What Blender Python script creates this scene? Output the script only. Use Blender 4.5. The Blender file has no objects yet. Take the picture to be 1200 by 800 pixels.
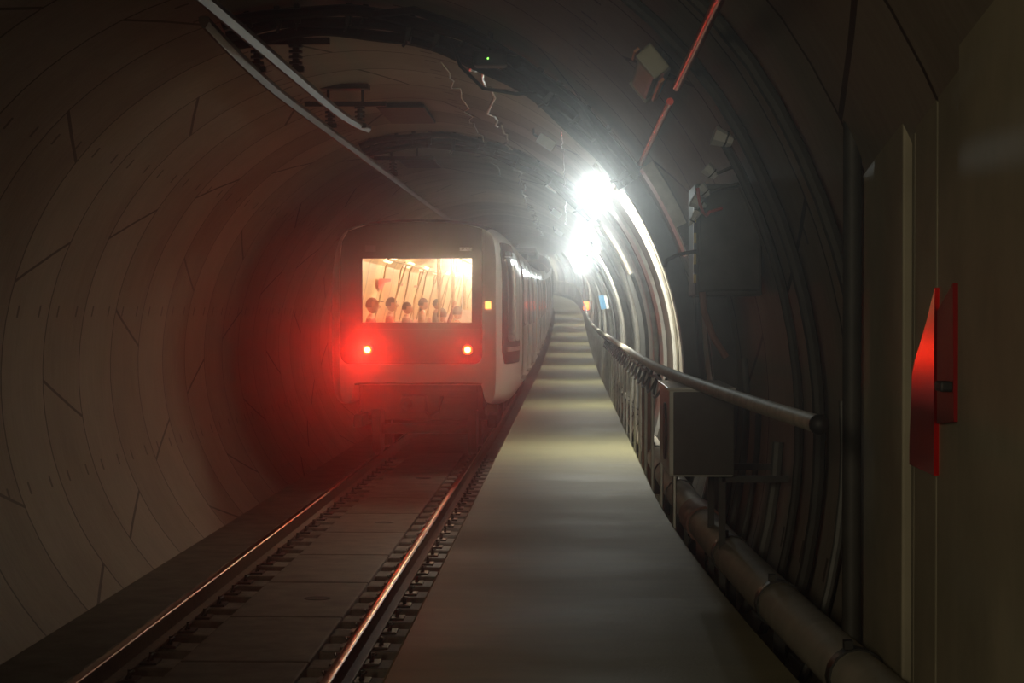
import bpy, bmesh, math, random
from mathutils import Vector, Matrix
from mathutils.geometry import tessellate_polygon
random.seed(7)
PI = math.pi
C = bpy.context.scene.collection
R = math.radians

# ------------------------------------------------------------------ alignment of the tunnel
EYE = 2.2            # height of the viewer above the rail heads
TCX = -2.205         # track centre
TUX, TUZ, TUR = -1.9, 1.6, 3.0   # tunnel axis and radius

_rz = {}
def _build_rz():
    z = 0.0
    for i in range(0, 3001):
        y = i * 0.1
        _rz[i] = z
        if y < 40: g = 0
        elif y < 100: g = (y - 40) / 1400
        elif y < 130: g = 0.043 - (y - 100) / 30 * 0.024
        else: g = 0.019
        z += g * 0.1
_build_rz()
def rz(y):
    if y <= 0: return 0.0
    t = min(y, 299.9) * 10
    i = int(t); f = t - i
    return _rz[i] * (1 - f) + _rz[i + 1] * f
def cx(y):
    return -(y - 90) ** 2 / 1600 if y > 90 else 0.0
def flare(y, X):
    if y >= 16: return 0.0
    w = min(1, max(0, (X + .3) / .9)); w = w * w * (3 - 2 * w)
    return w * .0031 * (16 - max(y, 3)) ** 2
def P(y, X, Z):
    return Vector((X + cx(y) + flare(y, X), y, Z + rz(y)))
def ring(y, deg, r=TUR):
    a = R(deg)
    return P(y, TUX + r * math.cos(a), TUZ + r * math.sin(a))

# ------------------------------------------------------------------ helpers
def tag(o, label=None, cat=None, group=None, kind=None):
    if label: o['label'] = label
    if cat: o['category'] = cat
    if group: o['group'] = group
    if kind: o['kind'] = kind
    return o
def empty(name, loc, label, cat, group=None):
    o = bpy.data.objects.new(name, None); C.objects.link(o)
    o.location = loc; o.empty_display_size = .1
    return tag(o, label, cat, group)

class MB:
    def __init__(s): s.v = []; s.f = []; s.uv = []; s.mi = []; s.hasuv = False
    def face(s, idx, uvs=None, mi=0):
        s.f.append(idx); s.uv.append(uvs); s.mi.append(mi)
        if uvs: s.hasuv = True
    def quad(s, a, b, c, d, mi=0):
        n = len(s.v); s.v += [Vector(a), Vector(b), Vector(c), Vector(d)]
        s.face((n, n+1, n+2, n+3), mi=mi); return s
    def box(s, c, size, M=None, mi=0, bev=0.0):
        c = Vector(c); hx, hy, hz = size[0]/2, size[1]/2, size[2]/2
        if bev > 0:
            bm = bmesh.new(); bmesh.ops.create_cube(bm, size=1)
            for v in bm.verts: v.co = Vector((v.co.x*size[0], v.co.y*size[1], v.co.z*size[2]))
            bmesh.ops.bevel(bm, geom=bm.edges[:], offset=min(bev, min(size)*.4), segments=2, affect='EDGES', profile=.6)
            n = len(s.v); bm.verts.index_update()
            for v in bm.verts:
                co = v.co.copy()
                if M: co = M @ co
                s.v.append(c + co)
            for f in bm.faces: s.face(tuple(n + v.index for v in f.verts), mi=mi)
            bm.free(); return s
        n = len(s.v)
        for x, y, z in ((-1,-1,-1),(1,-1,-1),(1,1,-1),(-1,1,-1),(-1,-1,1),(1,-1,1),(1,1,1),(-1,1,1)):
            co = Vector((x*hx, y*hy, z*hz))
            if M: co = M @ co
            s.v.append(c + co)
        for q in ((3,2,1,0),(4,5,6,7),(0,1,5,4),(1,2,6,5),(2,3,7,6),(3,0,4,7)):
            s.face(tuple(n+i for i in q), mi=mi)
        return s
    def tube(s, pts, r, seg=8, cap=True, mi=0):
        pts = [Vector(p) for p in pts]; n0 = len(s.v); N = len(pts)
        rs = r if isinstance(r, (list, tuple)) else [r]*N
        t0 = (pts[1]-pts[0]).normalized()
        up = Vector((0,0,1)) if abs(t0.z) < .9 else Vector((1,0,0))
        nrm = (up - t0*up.dot(t0)).normalized()
        for i, p in enumerate(pts):
            t = (pts[min(i+1,N-1)] - pts[max(i-1,0)]).normalized()
            nrm = (nrm - t*nrm.dot(t)).normalized(); bn = t.cross(nrm)
            for k in range(seg):
                a = 2*PI*k/seg
                s.v.append(p + (nrm*math.cos(a) + bn*math.sin(a))*rs[i])
        for i in range(N-1):
            for k in range(seg):
                a = n0+i*seg+k; b = n0+i*seg+(k+1)%seg
                s.face((a, b, b+seg, a+seg), mi=mi)
        if cap:
            s.face(tuple(n0+k for k in reversed(range(seg))), mi=mi)
            s.face(tuple(n0+(N-1)*seg+k for k in range(seg)), mi=mi)
        return s
    def loft(s, rings, closed=True, caps=True, mi=0, uvs=None):
        n0 = len(s.v); m = len(rings[0])
        for r in rings: s.v += [Vector(p) for p in r]
        for i in range(len(rings)-1):
            for k in range(m if closed else m-1):
                k2 = (k+1) % m
                a = n0+i*m+k; b = n0+i*m+k2; c = b+m; d = a+m
                u = None
                if uvs: u = (uvs[i][k], uvs[i][k2] if k2 else uvs[i][k], uvs[i+1][k2] if k2 else uvs[i+1][k], uvs[i+1][k])
                s.face((a, b, c, d), u, mi)
        if caps and closed:
            s.face(tuple(n0+k for k in reversed(range(m))), mi=mi)
            s.face(tuple(n0+(len(rings)-1)*m+k for k in range(m)), mi=mi)
        return s
    def sphere(s, c, r, M=None, seg=12, rg=8, mi=0):
        c = Vector(c); rr = r if isinstance(r, (tuple, list)) else (r, r, r); n0 = len(s.v)
        for i in range(rg+1):
            th = PI*i/rg
            for k in range(seg):
                a = 2*PI*k/seg
                co = Vector((rr[0]*math.sin(th)*math.cos(a), rr[1]*math.sin(th)*math.sin(a), rr[2]*math.cos(th)))
                if M: co = M @ co
                s.v.append(c+co)
        for i in range(rg):
            for k in range(seg):
                a = n0+i*seg+k; b = n0+i*seg+(k+1)%seg
                s.face((a, a+seg, b+seg, b), mi=mi)
        return s
    def build(s, name, mats, parent=None, smooth=False, loc=None, fixn=True, ang=40):
        if not isinstance(mats, (list, tuple)): mats = [mats]
        if parent is not None: org = Vector(s_world(parent))
        elif loc is not None: org = Vector(loc)
        else:
            xs = [v.x for v in s.v]; ys = [v.y for v in s.v]; zs = [v.z for v in s.v]
            org = Vector(((min(xs)+max(xs))/2, (min(ys)+max(ys))/2, min(zs)))
        me = bpy.data.meshes.new(name)
        me.from_pydata([tuple(v-org) for v in s.v], [], s.f)
        for m in mats: me.materials.append(m)
        for p, mi in zip(me.polygons, s.mi): p.material_index = mi
        if s.hasuv:
            ul = me.uv_layers.new(name='UVMap')
            for p, u in zip(me.polygons, s.uv):
                if u:
                    for li, uu in zip(p.loop_indices, u): ul.data[li].uv = uu
        if fixn:
            bm = bmesh.new(); bm.from_mesh(me)
            bmesh.ops.remove_doubles(bm, verts=bm.verts, dist=1e-5)
            bmesh.ops.recalc_face_normals(bm, faces=bm.faces); bm.to_mesh(me); bm.free()
        if smooth:
            for p in me.polygons: p.use_smooth = True
            try: me.set_sharp_from_angle(angle=R(ang))
            except Exception: pass
        me.update()
        o = bpy.data.objects.new(name, me); C.objects.link(o)
        if parent is not None: o.parent = parent
        else: o.location = org
        return o
def s_world(o):
    v = Vector((0,0,0))
    while o is not None: v += o.location; o = o.parent
    return v
def copy_tree(o, parent=None):
    c = o.copy(); C.objects.link(c)
    for k in ('label',):
        pass
    if parent is not None: c.parent = parent
    for ch in list(o.children): copy_tree(ch, c)
    return c
def frange(a, b, st):
    n = max(1, int(round((b-a)/st)))
    return [a+(b-a)*i/n for i in range(n+1)]

# ------------------------------------------------------------------ materials
def newmat(name):
    m = bpy.data.materials.new(name); m.use_nodes = True
    nt = m.node_tree; bs = nt.nodes['Principled BSDF']
    return m, nt, bs
def mth(nt, op, a, b=None, c=None, clamp=False):
    n = nt.nodes.new('ShaderNodeMath'); n.operation = op; n.use_clamp = clamp
    for i, x in enumerate((a, b, c)):
        if x is None: continue
        if hasattr(x, 'is_linked') or hasattr(x, 'links'): nt.links.new(x, n.inputs[i])
        else: n.inputs[i].default_value = x
    return n.outputs[0]
def noise(nt, scale, detail=4, vec=None, rough=.6, stretch=None):
    n = nt.nodes.new('ShaderNodeTexNoise'); n.inputs['Scale'].default_value = scale
    n.inputs['Detail'].default_value = detail; n.inputs['Roughness'].default_value = rough
    tc = nt.nodes.new('ShaderNodeNewGeometry')
    src = vec or tc.outputs['Position']
    if stretch:
        mp = nt.nodes.new('ShaderNodeMapping'); mp.inputs['Scale'].default_value = stretch
        nt.links.new(src, mp.inputs['Vector']); src = mp.outputs[0]
    nt.links.new(src, n.inputs['Vector'])
    return n.outputs['Fac']
def ramp(nt, fac, stops):
    r = nt.nodes.new('ShaderNodeValToRGB'); nt.links.new(fac, r.inputs[0])
    e = r.color_ramp.elements
    e[0].position, e[0].color = stops[0][0], (*stops[0][1], 1)
    e[1].position, e[1].color = stops[-1][0], (*stops[-1][1], 1)
    for p, c in stops[1:-1]:
        x = e.new(p); x.color = (*c, 1)
    return r.outputs[0]
def mixc(nt, f, a, b, mode='MIX'):
    n = nt.nodes.new('ShaderNodeMix'); n.data_type = 'RGBA'; n.blend_type = mode
    if hasattr(f, 'links'): nt.links.new(f, n.inputs[0])
    else: n.inputs[0].default_value = f
    for i, x in ((6, a), (7, b)):
        if hasattr(x, 'links'): nt.links.new(x, n.inputs[i])
        else: n.inputs[i].default_value = (*x, 1)
    return n.outputs[2]
def bump(nt, bs, h, strength=.3, dist=.01):
    b = nt.nodes.new('ShaderNodeBump'); b.inputs['Strength'].default_value = strength
    b.inputs['Distance'].default_value = dist
    nt.links.new(h, b.inputs['Height']); nt.links.new(b.outputs[0], bs.inputs['Normal'])
def surf(name, col, rough=.5, metal=0., var=.15, scale=8, stretch=None, bmp=.15, spec=.5):
    m, nt, bs = newmat(name)
    f = noise(nt, scale, stretch=stretch)
    lo = tuple(max(0, c*(1-var)) for c in col); hi = tuple(min(1, c*(1+var)) for c in col)
    nt.links.new(ramp(nt, f, [(.3, lo), (.7, hi)]), bs.inputs['Base Color'])
    bs.inputs['Roughness'].default_value = rough; bs.inputs['Metallic'].default_value = metal
    bs.inputs['Specular IOR Level'].default_value = spec
    if bmp: bump(nt, bs, noise(nt, scale*3, stretch=stretch), bmp, .004)
    return m
def emis(name, col, strength, sample=False):
    m, nt, bs = newmat(name)
    f = noise(nt, 30)
    nt.links.new(ramp(nt, f, [(.0, tuple(c*.9 for c in col)), (1, col)]), bs.inputs['Emission Color'])
    bs.inputs['Base Color'].default_value = (*[c*.8 for c in col], 1)
    bs.inputs['Emission Strength'].default_value = strength
    if not sample: m.cycles.emission_sampling = 'NONE'
    return m

def lining_material():
    m, nt, bs = newmat('tunnel_lining_concrete')
    uvn = nt.nodes.new('ShaderNodeUVMap'); uvn.uv_map = 'UVMap'
    sp = nt.nodes.new('ShaderNodeSeparateXYZ'); nt.links.new(uvn.outputs[0], sp.inputs[0])
    u, v = sp.outputs[0], sp.outputs[1]
    k = mth(nt, 'FLOOR', u); f = mth(nt, 'SUBTRACT', u, k)
    par = mth(nt, 'MODULO', k, 2.0); sgn = mth(nt, 'SUBTRACT', mth(nt, 'MULTIPLY', par, 2.0), 1.0)
    off = mth(nt, 'MULTIPLY', mth(nt, 'MODULO', mth(nt, 'MULTIPLY', k, 3.0), 5.0), .21)
    fc = mth(nt, 'SUBTRACT', f, .5)
    v6 = mth(nt, 'ADD', mth(nt, 'MULTIPLY', v, 6.0), off)
    vj = mth(nt, 'ADD', v6, mth(nt, 'MULTIPLY', mth(nt, 'MULTIPLY', fc, sgn), .13))
    fj = mth(nt, 'SUBTRACT', vj, mth(nt, 'FLOOR', vj))
    seg = mth(nt, 'LESS_THAN', mth(nt, 'ABSOLUTE', mth(nt, 'SUBTRACT', fj, .5)), .0055)
    rj = mth(nt, 'GREATER_THAN', mth(nt, 'ABSOLUTE', fc), .488)
    # bolt pockets: short dark slots in pairs
    fp = mth(nt, 'SUBTRACT', mth(nt, 'MULTIPLY', v, 12.0), mth(nt, 'FLOOR', mth(nt, 'MULTIPLY', v, 12.0)))
    pv = mth(nt, 'LESS_THAN', mth(nt, 'ABSOLUTE', mth(nt, 'SUBTRACT', fp, .62)), .035)
    pu = mth(nt, 'LESS_THAN', mth(nt, 'ABSOLUTE', mth(nt, 'SUBTRACT', mth(nt, 'ABSOLUTE', fc), .26)), .02)
    pk = mth(nt, 'MULTIPLY', pv, pu)
    dark = mth(nt, 'MAXIMUM', mth(nt, 'MAXIMUM', seg, rj), mth(nt, 'MULTIPLY', pk, .85))
    n1 = noise(nt, .9, 6); n2 = noise(nt, 7, 5, stretch=(1, 3, .25))
    wn = nt.nodes.new('ShaderNodeTexWhiteNoise'); wn.noise_dimensions = '1D'; nt.links.new(k, wn.inputs['W'])
    tone = mth(nt, 'ADD', mth(nt, 'MULTIPLY', n1, .5), mth(nt, 'ADD', mth(nt, 'MULTIPLY', n2, .3), mth(nt, 'MULTIPLY', wn.outputs[0], .22)))
    col = ramp(nt, tone, [(.25, (.15, .13, .10)), (.5, (.27, .235, .185)), (.8, (.40, .36, .29))])
    nt.links.new(mixc(nt, dark, col, (.03, .027, .024)), bs.inputs['Base Color'])
    bs.inputs['Roughness'].default_value = .62
    h = mth(nt, 'SUBTRACT', mth(nt, 'MULTIPLY', n2, .15), dark)
    bump(nt, bs, h, .6, .012)
    return m
def walkway_material():
    m, nt, bs = newmat('walkway_concrete')
    a = noise(nt, .8, 5, stretch=(.6, 1.0, 1)); b = noise(nt, 5, 6, stretch=(.4, 1.4, 1)); c = noise(nt, 60, 3)
    t = mth(nt, 'ADD', mth(nt, 'MULTIPLY', a, .6), mth(nt, 'MULTIPLY', b, .4))
    col = ramp(nt, t, [(.33, (.23, .205, .115)), (.5, (.33, .305, .165)), (.68, (.40, .375, .20))])
    col = mixc(nt, mth(nt, 'MULTIPLY', c, .35), col, (.20, .19, .12))
    nt.links.new(col, bs.inputs['Base Color'])
    nt.links.new(mth(nt, 'MULTIPLY_ADD', a, .3, .45), bs.inputs['Roughness'])
    bump(nt, bs, c, .25, .006)
    return m
def haz_strip():
    m, nt, bs = newmat('hazard_stripes')
    g = nt.nodes.new('ShaderNodeNewGeometry'); sp = nt.nodes.new('ShaderNodeSeparateXYZ'); nt.links.new(g.outputs['Position'], sp.inputs[0])
    t = mth(nt, 'MULTIPLY', mth(nt, 'ADD', sp.outputs[2], sp.outputs[1]), 9.0)
    s = mth(nt, 'GREATER_THAN', mth(nt, 'FRACT', t), .5)
    nt.links.new(mixc(nt, s, (.55, .42, .10), (.05, .05, .045)), bs.inputs['Base Color'])
    bs.inputs['Roughness'].default_value = .4
    return m
def interior_material():
    m, nt, bs = newmat('cream_interior_panels')
    uvn = nt.nodes.new('ShaderNodeUVMap'); uvn.uv_map = 'UVMap'
    sp = nt.nodes.new('ShaderNodeSeparateXYZ'); nt.links.new(uvn.outputs[0], sp.inputs[0])
    u = mth(nt, 'FRACT', mth(nt, 'DIVIDE', sp.outputs[0], 2.35))
    ln = mth(nt, 'LESS_THAN', mth(nt, 'ABSOLUTE', mth(nt, 'SUBTRACT', u, .5)), .018)
    u2 = mth(nt, 'FRACT', mth(nt, 'DIVIDE', sp.outputs[0], 4.7))
    ln2 = mth(nt, 'MULTIPLY', mth(nt, 'LESS_THAN', mth(nt, 'ABSOLUTE', mth(nt, 'SUBTRACT', u2, .42)), .09), .18)
    d = mth(nt, 'MAXIMUM', mth(nt, 'MULTIPLY', ln, .8), ln2)
    col = mixc(nt, d, (.80, .62, .36), (.20, .12, .05))
    nt.links.new(col, bs.inputs['Base Color']); bs.inputs['Roughness'].default_value = .45
    return m
def glass_material(name, tint=(1, 1, 1), refl=.08):
    m = bpy.data.materials.new(name); m.use_nodes = True; nt = m.node_tree; nt.nodes.clear()
    o = nt.nodes.new('ShaderNodeOutputMaterial'); t = nt.nodes.new('ShaderNodeBsdfTransparent'); g = nt.nodes.new('ShaderNodeBsdfGlossy')
    g.inputs['Roughness'].default_value = .05; t.inputs[0].default_value = (*tint, 1)
    x = nt.nodes.new('ShaderNodeMixShader'); x.inputs[0].default_value = refl
    nt.links.new(t.outputs[0], x.inputs[1]); nt.links.new(g.outputs[0], x.inputs[2]); nt.links.new(x.outputs[0], o.inputs[0])
    return m

M = {}
M['lining'] = lining_material()
M['walk'] = walkway_material()
M['slab'] = surf('track_slab_concrete', (.30, .25, .21), .7, var=.25, scale=4)
M['invert'] = surf('dark_invert_concrete', (.20, .175, .145), .85, var=.3, scale=3)
M['block'] = surf('support_block_concrete', (.36, .31, .26), .75, var=.25, scale=9)
M['rail'] = surf('rail_steel_red_glint', (.40, .19, .13), .24, 1.0, var=.2, scale=6, stretch=(1, .1, 1), bmp=.05)  # rusty base reddened further so the head glints red
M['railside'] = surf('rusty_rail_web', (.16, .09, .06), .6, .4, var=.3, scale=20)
M['clip'] = surf('clip_steel', (.12, .10, .09), .5, .8)
M['black'] = surf('black_rubber', (.018, .018, .018), .55, var=.3, scale=20)
M['darkmetal'] = surf('dark_steel', (.045, .045, .043), .45, .6, var=.3)
M['ribdark'] = surf('dark_painted_rib', (.055, .052, .048), .6, .2, var=.3, scale=5)
M['galv'] = surf('galvanised_steel', (.50, .50, .48), .38, .8, var=.15)
M['handrail'] = surf('worn_handrail_paint', (.50, .46, .38), .6, .0, var=.2, scale=14)
M['pipe'] = surf('grey_pipe_plastic', (.40, .37, .31), .62, 0, var=.18, scale=5)
M['piperust'] = surf('red_brown_coupling', (.28, .13, .10), .6, 0, var=.25)
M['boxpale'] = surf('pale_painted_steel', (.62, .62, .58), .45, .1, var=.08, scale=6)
M['boxdark'] = surf('dark_cabinet_back', (.055, .052, .045), .6, .1, var=.2)  # even dark tone for cabinet faces, risers and a post
M['white'] = surf('white_plastic', (.85, .86, .85), .25, 0, var=.05)
M['alu'] = surf('conductor_aluminium', (.13, .115, .10), .42, .7, var=.2, scale=5, stretch=(1, .2, 1))
M['redglint'] = surf('conduit_red_reflection', (.85, .10, .07), .26, .9, var=.1, bmp=0)  # red of the tail-lamp reflection put into the conduit's colour
M['insul'] = surf('dark_insulator', (.06, .055, .05), .4, 0, var=.2)
M['wire'] = surf('bright_wire_sheath', (.72, .72, .70), .25, .9, var=.2, scale=30)
M['duct'] = surf('pale_conduit', (.62, .60, .54), .4, .2, var=.15)
M['ductdark'] = surf('dark_wall_plate', (.17, .17, .16), .45, .4, var=.25, scale=5)
M['bluesign'] = surf('light_blue_sign', (.10, .32, .55), .4, 0, var=.08)
M['lampbody'] = surf('lamp_housing_grey', (.40, .40, .38), .4, .3)
M['lampoff'] = surf('yellowed_diffuser', (.55, .54, .40), .4, 0, var=.1)
M['lampon'] = emis('lit_tube_diffuser', (.92, 1.0, .97), 8)
M['hazard'] = haz_strip()
M['orangeglint'] = surf('orange_glint_paint', (.80, .28, .08), .35, 0, var=.1)
M['signal'] = emis('orange_red_signal_lens', (1.0, .12, .03), 9)
M['greenled'] = emis('green_led', (.25, 1.0, .1), 3)
M['trainwhite'] = surf('pale_train_paint', (.66, .65, .62), .30, .1, var=.04, scale=2, bmp=.02)
M['trainroof'] = surf('grey_train_roof', (.07, .07, .065), .5, .2)
M['mask'] = surf('black_train_mask', (.010, .008, .008), .45, 0, var=.2, scale=3, bmp=.02, spec=.25)
M['sideglass'] = surf('dark_side_glass', (.03, .032, .034), .12, 0, var=.2, bmp=0)
M['doorpaint'] = surf('door_leaf_paint', (.50, .50, .48), .28, .2, var=.08, bmp=.02)
M['under'] = surf('grimy_underframe', (.022, .019, .018), .7, .3, var=.3)
M['wheel'] = surf('wheel_steel', (.09, .07, .06), .5, .8)
M['interior'] = interior_material()
M['intfloor'] = surf('grey_vinyl_floor', (.22, .20, .18), .5)
M['intlight'] = emis('warm_ceiling_luminaire', (1.0, .88, .62), 1.7, True)
M['seat'] = surf('red_brown_seat', (.40, .16, .10), .55)
M['pole'] = surf('stanchion_steel', (.55, .45, .30), .3, .7)
M['stripbrown'] = surf('brown_joint_strip', (.40, .26, .12), .5)
M['redmark'] = surf('red_sticker', (.70, .05, .04), .4)
M['tail'] = emis('tail_lamp_lens', (1.0, .14, .02), 60, True)
M['tailring'] = emis('orange_lamp_ring', (1.0, .07, .01), 3.0)
M['amber'] = emis('amber_marker_lens', (1.0, .30, .06), 3.5)
M['glass'] = glass_material('clear_window_glass')
M['glossdark'] = surf('glossy_dark_panel', (.05, .048, .042), .16, .0, var=.2, scale=1.5, bmp=.03, spec=.8)
M['skin'] = surf('skin', (.42, .22, .14), .5, var=.08)
M['hairdark'] = surf('dark_hair', (.03, .018, .012), .6)
M['haircap'] = surf('brown_cap_cloth', (.16, .07, .05), .8)

# ------------------------------------------------------------------ tunnel shell
YS0, YS1 = -6.0, 230.0
def shell(name, a0, a1, n, label):
    ys = []
    y = YS0
    while y < YS1:
        ys.append(y); y += 1.4 if y < 150 else 2.8
    b = MB(); rings = []; uvs = []
    for y in ys:
        rr = []; uu = []
        for i in range(n+1):
            a = a0 + (a1-a0)*i/n
            rr.append(ring(y, a)); uu.append((y/1.4+.5, a/360))
        rings.append(rr); uvs.append(uu)
    # thin ring-to-ring steps of the segmental lining are in the material's bump
    m = n+1
    for r in rings: b.v += r
    for i in range(len(rings)-1):
        for k in range(n):
            a = i*m+k; q = (a, a+m, a+m+1, a+1)
            b.face(q, (uvs[i][k], uvs[i+1][k], uvs[i+1][k+1], uvs[i][k+1]))
    o = b.build(name, M['lining'], smooth=True, fixn=False)
    tag(o, label, kind='structure')
    return o
shell('wall_right', -52, 50, 26, 'right side of the round concrete tunnel lining')
shell('ceiling', 50, 125, 18, 'crown of the round concrete tunnel lining')
shell('wall_left', 125, 232, 26, 'left side of the round concrete tunnel lining with ring joints')

def sweep(name, prof, y0, y1, mat, step=2.0, parent=None, smooth=False, kind=None, label=None, caps=True):
    b = MB(); rings = [[P(y, X, Z) for X, Z in prof] for y in frange(y0, y1, step)]
    b.loft(rings, closed=True, caps=caps)
    o = b.build(name, mat, parent, smooth)
    if kind: tag(o, label, kind=kind)
    return o
sweep('floor', [(-4.45, -1.2), (-.5, -1.2), (-.5, -.38), (-4.45, -.38)], YS0, YS1, M['invert'], kind='structure', label='dark concrete bed of the tunnel under the track')
# walkway slab with an upstand towards the track and a service trough behind it
sweep('walkway', [(-.70, -.9), (.98, -.9), (.98, .58), (.66, .58), (.64, .60), (.64, .815), (.625, .83), (-.685, .83), (-.70, .815)], YS0, YS1, M['walk'], step=1.0, kind='structure', label='raised concrete evacuation walkway beside the train')

# ------------------------------------------------------------------ track
RAIL_X = (TCX-.7175-.035, TCX+.7175+.035)
railprof = [(-.07, -.172), (.07, -.172), (.07, -.160), (.012, -.145), (.010, -.045), (.034, -.030), (.036, -.012), (.031, -.0045), (.018, -.001), (0, 0), (-.018, -.001), (-.031, -.0045), (-.036, -.012), (-.034, -.030), (-.010, -.045), (-.012, -.145), (-.07, -.160)]
for xr, lab in ((RAIL_X[0], 'steel running rail on the far left, beside the curved tunnel wall'), (RAIL_X[1], 'steel running rail nearer the walkway, glinting red on its head')):
    b = MB(); m = len(railprof)
    rings = [[P(y, xr+X, Z) for X, Z in railprof] for y in frange(-6, 145, 3)]
    b.loft(rings)
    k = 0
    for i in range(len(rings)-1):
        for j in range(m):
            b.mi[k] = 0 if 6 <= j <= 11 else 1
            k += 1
    o = b.build('rail', [M['rail'], M['railside']], smooth=True, ang=50)
    tag(o, lab, 'rail')
# concrete slab panels between the rails
def slab_panel(y0, drain):
    b = MB(); L = 1.99; c = P(y0+L/2, TCX, -.275)
    b.box(c, (.885, L, .20), bev=.015)
    if not drain:
        return b.build('track_slab', M['slab'])
    e = empty('track_slab', (c.x, c.y, c.z-.10), '', 'slab')
    b.build('panel', M['slab'], e)
    d = MB(); d.tube([c+Vector((.12, 0, .09)), c+Vector((.12, 0, .103))], .11, 20)
    d.build('drain_cover', M['black'], e)
    return e
names = ['first whole', 'second', 'third', 'fourth', 'fifth', 'sixth', 'seventh', 'eighth', 'ninth', 'tenth', 'eleventh', 'twelfth']
yy = 9.75; ii = 0
while yy < 34:
    o = slab_panel(yy, ii % 3 == 0 and ii > 0)
    d = ii % 3 == 0 and ii > 0
    if yy < 11.5: lab = 'brown concrete slab panel between the rails, cut off by the bottom edge of the photo'
    elif yy < 29.0: lab = 'brown concrete slab panel between the rails, %s from the bottom%s' % (names[ii-1], ', with a dark round drain' if d else '')
    else: lab = 'dark concrete slab panel between the rails under the tail of the train'
    tag(o, lab, 'slab', 'slab panels between the rails'); ii += 1; yy += 2.03
# rail support blocks with clips
proto = None
for side, xr in enumerate(RAIL_X):
    y = 10.4; 
    while y < 33.0:
        base = P(y, xr, -.30)
        if proto is None:
            e = empty('rail_support_block', base, '', 'rail support')
            MB().box(base+Vector((0, 0, .015)), (.62, .36, .19), bev=.02).build('concrete_block', M['block'], e)
            MB().box(base+Vector((0, 0, .1185)), (.34, .20, .017), bev=.004).build('base_plate', M['clip'], e)
            for s in (-1, 1):
                q = MB(); bx = base+Vector((s*.105, 0, .145))
                q.tube([bx+Vector((0, -.06, -.015)), bx+Vector((s*.02, -.05, .025)), bx+Vector((s*.035, 0, .03)), bx+Vector((s*.02, .05, .025)), bx+Vector((0, .06, -.015))], .009, 6)
                q.tube([bx+Vector((s*.01, 0, -.02)), bx+Vector((s*.01, 0, .04))], .014, 6)
                q.build('rail_clip', M['clip'], e)
            proto = e
        else:
            e = copy_tree(proto); e.location = base
        if side == 0: tag(e, 'concrete support block under the far-left running rail', 'rail support', 'support blocks of the left rail')
        else: tag(e, 'concrete support block under the running rail beside the walkway', 'rail support', 'support blocks of the right rail')
        y += .68

# ------------------------------------------------------------------ pipe along the walkway
PX, PZ = .765, .915
e = empty('service_pipe', P(9, PX, .60), 'long pale jointed pipe running along the right edge of the walkway', 'pipe')
b = MB()
b.tube([P(y, PX, PZ) for y in frange(3.5, 225, 1.0)], .098, 16)
b.build('pipe_run', M['pipe'], e, True)
yy = 3.6; n = 0
while yy < 110 and n < 95:
    q = MB(); w = .035
    if 12.2 < yy < 13.2: w = .30
    q.tube([P(yy-w, PX, PZ), P(yy+w, PX, PZ)], .106 if w < .1 else .112, 16)
    q.box(P(yy, PX, .70), (.05, .04, .22))
    if w < .1: q.box(P(yy, PX-.03, PZ+.115), (.03, .05, .03))
    q.build('pipe_clamp', M['piperust'] if w > .1 else M['darkmetal'], e, True)
    yy += 1.8 if yy < 60 else 3.6; n += 1

# ------------------------------------------------------------------ handrail
HX, HZ = .545, 1.83
e = empty('handrail', P(7, HX, .83), 'pale tubular handrail along the right side of the walkway', 'handrail')
b = MB(); b.tube([P(y, HX, HZ) for y in frange(6.7, 225, .8)], .031, 12); b.build('rail_tube', M['handrail'], e, True)
MB().sphere(P(6.69, HX, HZ), .034).build('end_cap', M['black'], e, True)  # black cap added to keep the tube end from catching light
n = 0; yy = 13.0
while n < 95 and yy < 150:
    q = MB()
    q.tube([P(yy, HX+.09, .56), P(yy, HX+.09, 1.70), P(yy, HX+.05, 1.785), P(yy, HX, HZ-.02)], .013, 6)
    q.box(P(yy, HX+.09, .60), (.03, .09, .06))
    q.build('post', M['galv'], e, True)
    yy += 1.4; n += 1

# black looped cable slung below the handrail
b = MB(); pts = []
for y in frange(11.2, 34, .07):
    ph = (y-11.2)/.9*2*PI
    pts.append(P(y+.16*math.cos(ph), HX+.03+.03*math.sin(ph), HZ-.13+.075*math.sin(ph)))
b.tube(pts, .010, 6)
b.tube([P(y, HX+.045, HZ-.075-.03*abs(math.sin(y*2.2))) for y in frange(12.2, 60, .25)], .012, 6)
tag(b.build('looped_cable', M['black'], smooth=True), 'black cable hanging in loops under the handrail', 'cable')

# ------------------------------------------------------------------ cabinet over the pipe
e = empty('service_cabinet', P(11, .70, 1.34), 'pale box cabinet mounted over the pipe under the handrail, dark side to the viewer', 'cabinet')
y0, y1 = 10.5, 11.6; xa, xb = .43, .76; z0, z1 = 1.35, 1.795
def P2(y, X, Z): return P(11.0, X, Z) + Vector((0, y-11.0, 0))
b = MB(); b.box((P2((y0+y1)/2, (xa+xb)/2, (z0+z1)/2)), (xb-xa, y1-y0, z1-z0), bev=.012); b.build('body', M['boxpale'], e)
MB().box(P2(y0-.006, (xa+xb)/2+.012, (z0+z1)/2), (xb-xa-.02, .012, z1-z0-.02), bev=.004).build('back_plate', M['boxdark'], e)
q = MB(); cc = P2(10.85, xa, 1.565)
q.tube([cc+Vector((.004, 0, 0)), cc+Vector((-.004, 0, 0))], .15, 24); q.build('fan_opening', M['black'], e)
MB().box(P2((y0+y1)/2, (xa+xb)/2, z1+.006), (xb-xa+.02, y1-y0+.02, .012), bev=.003).build('lid', M['white'], e)
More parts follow.
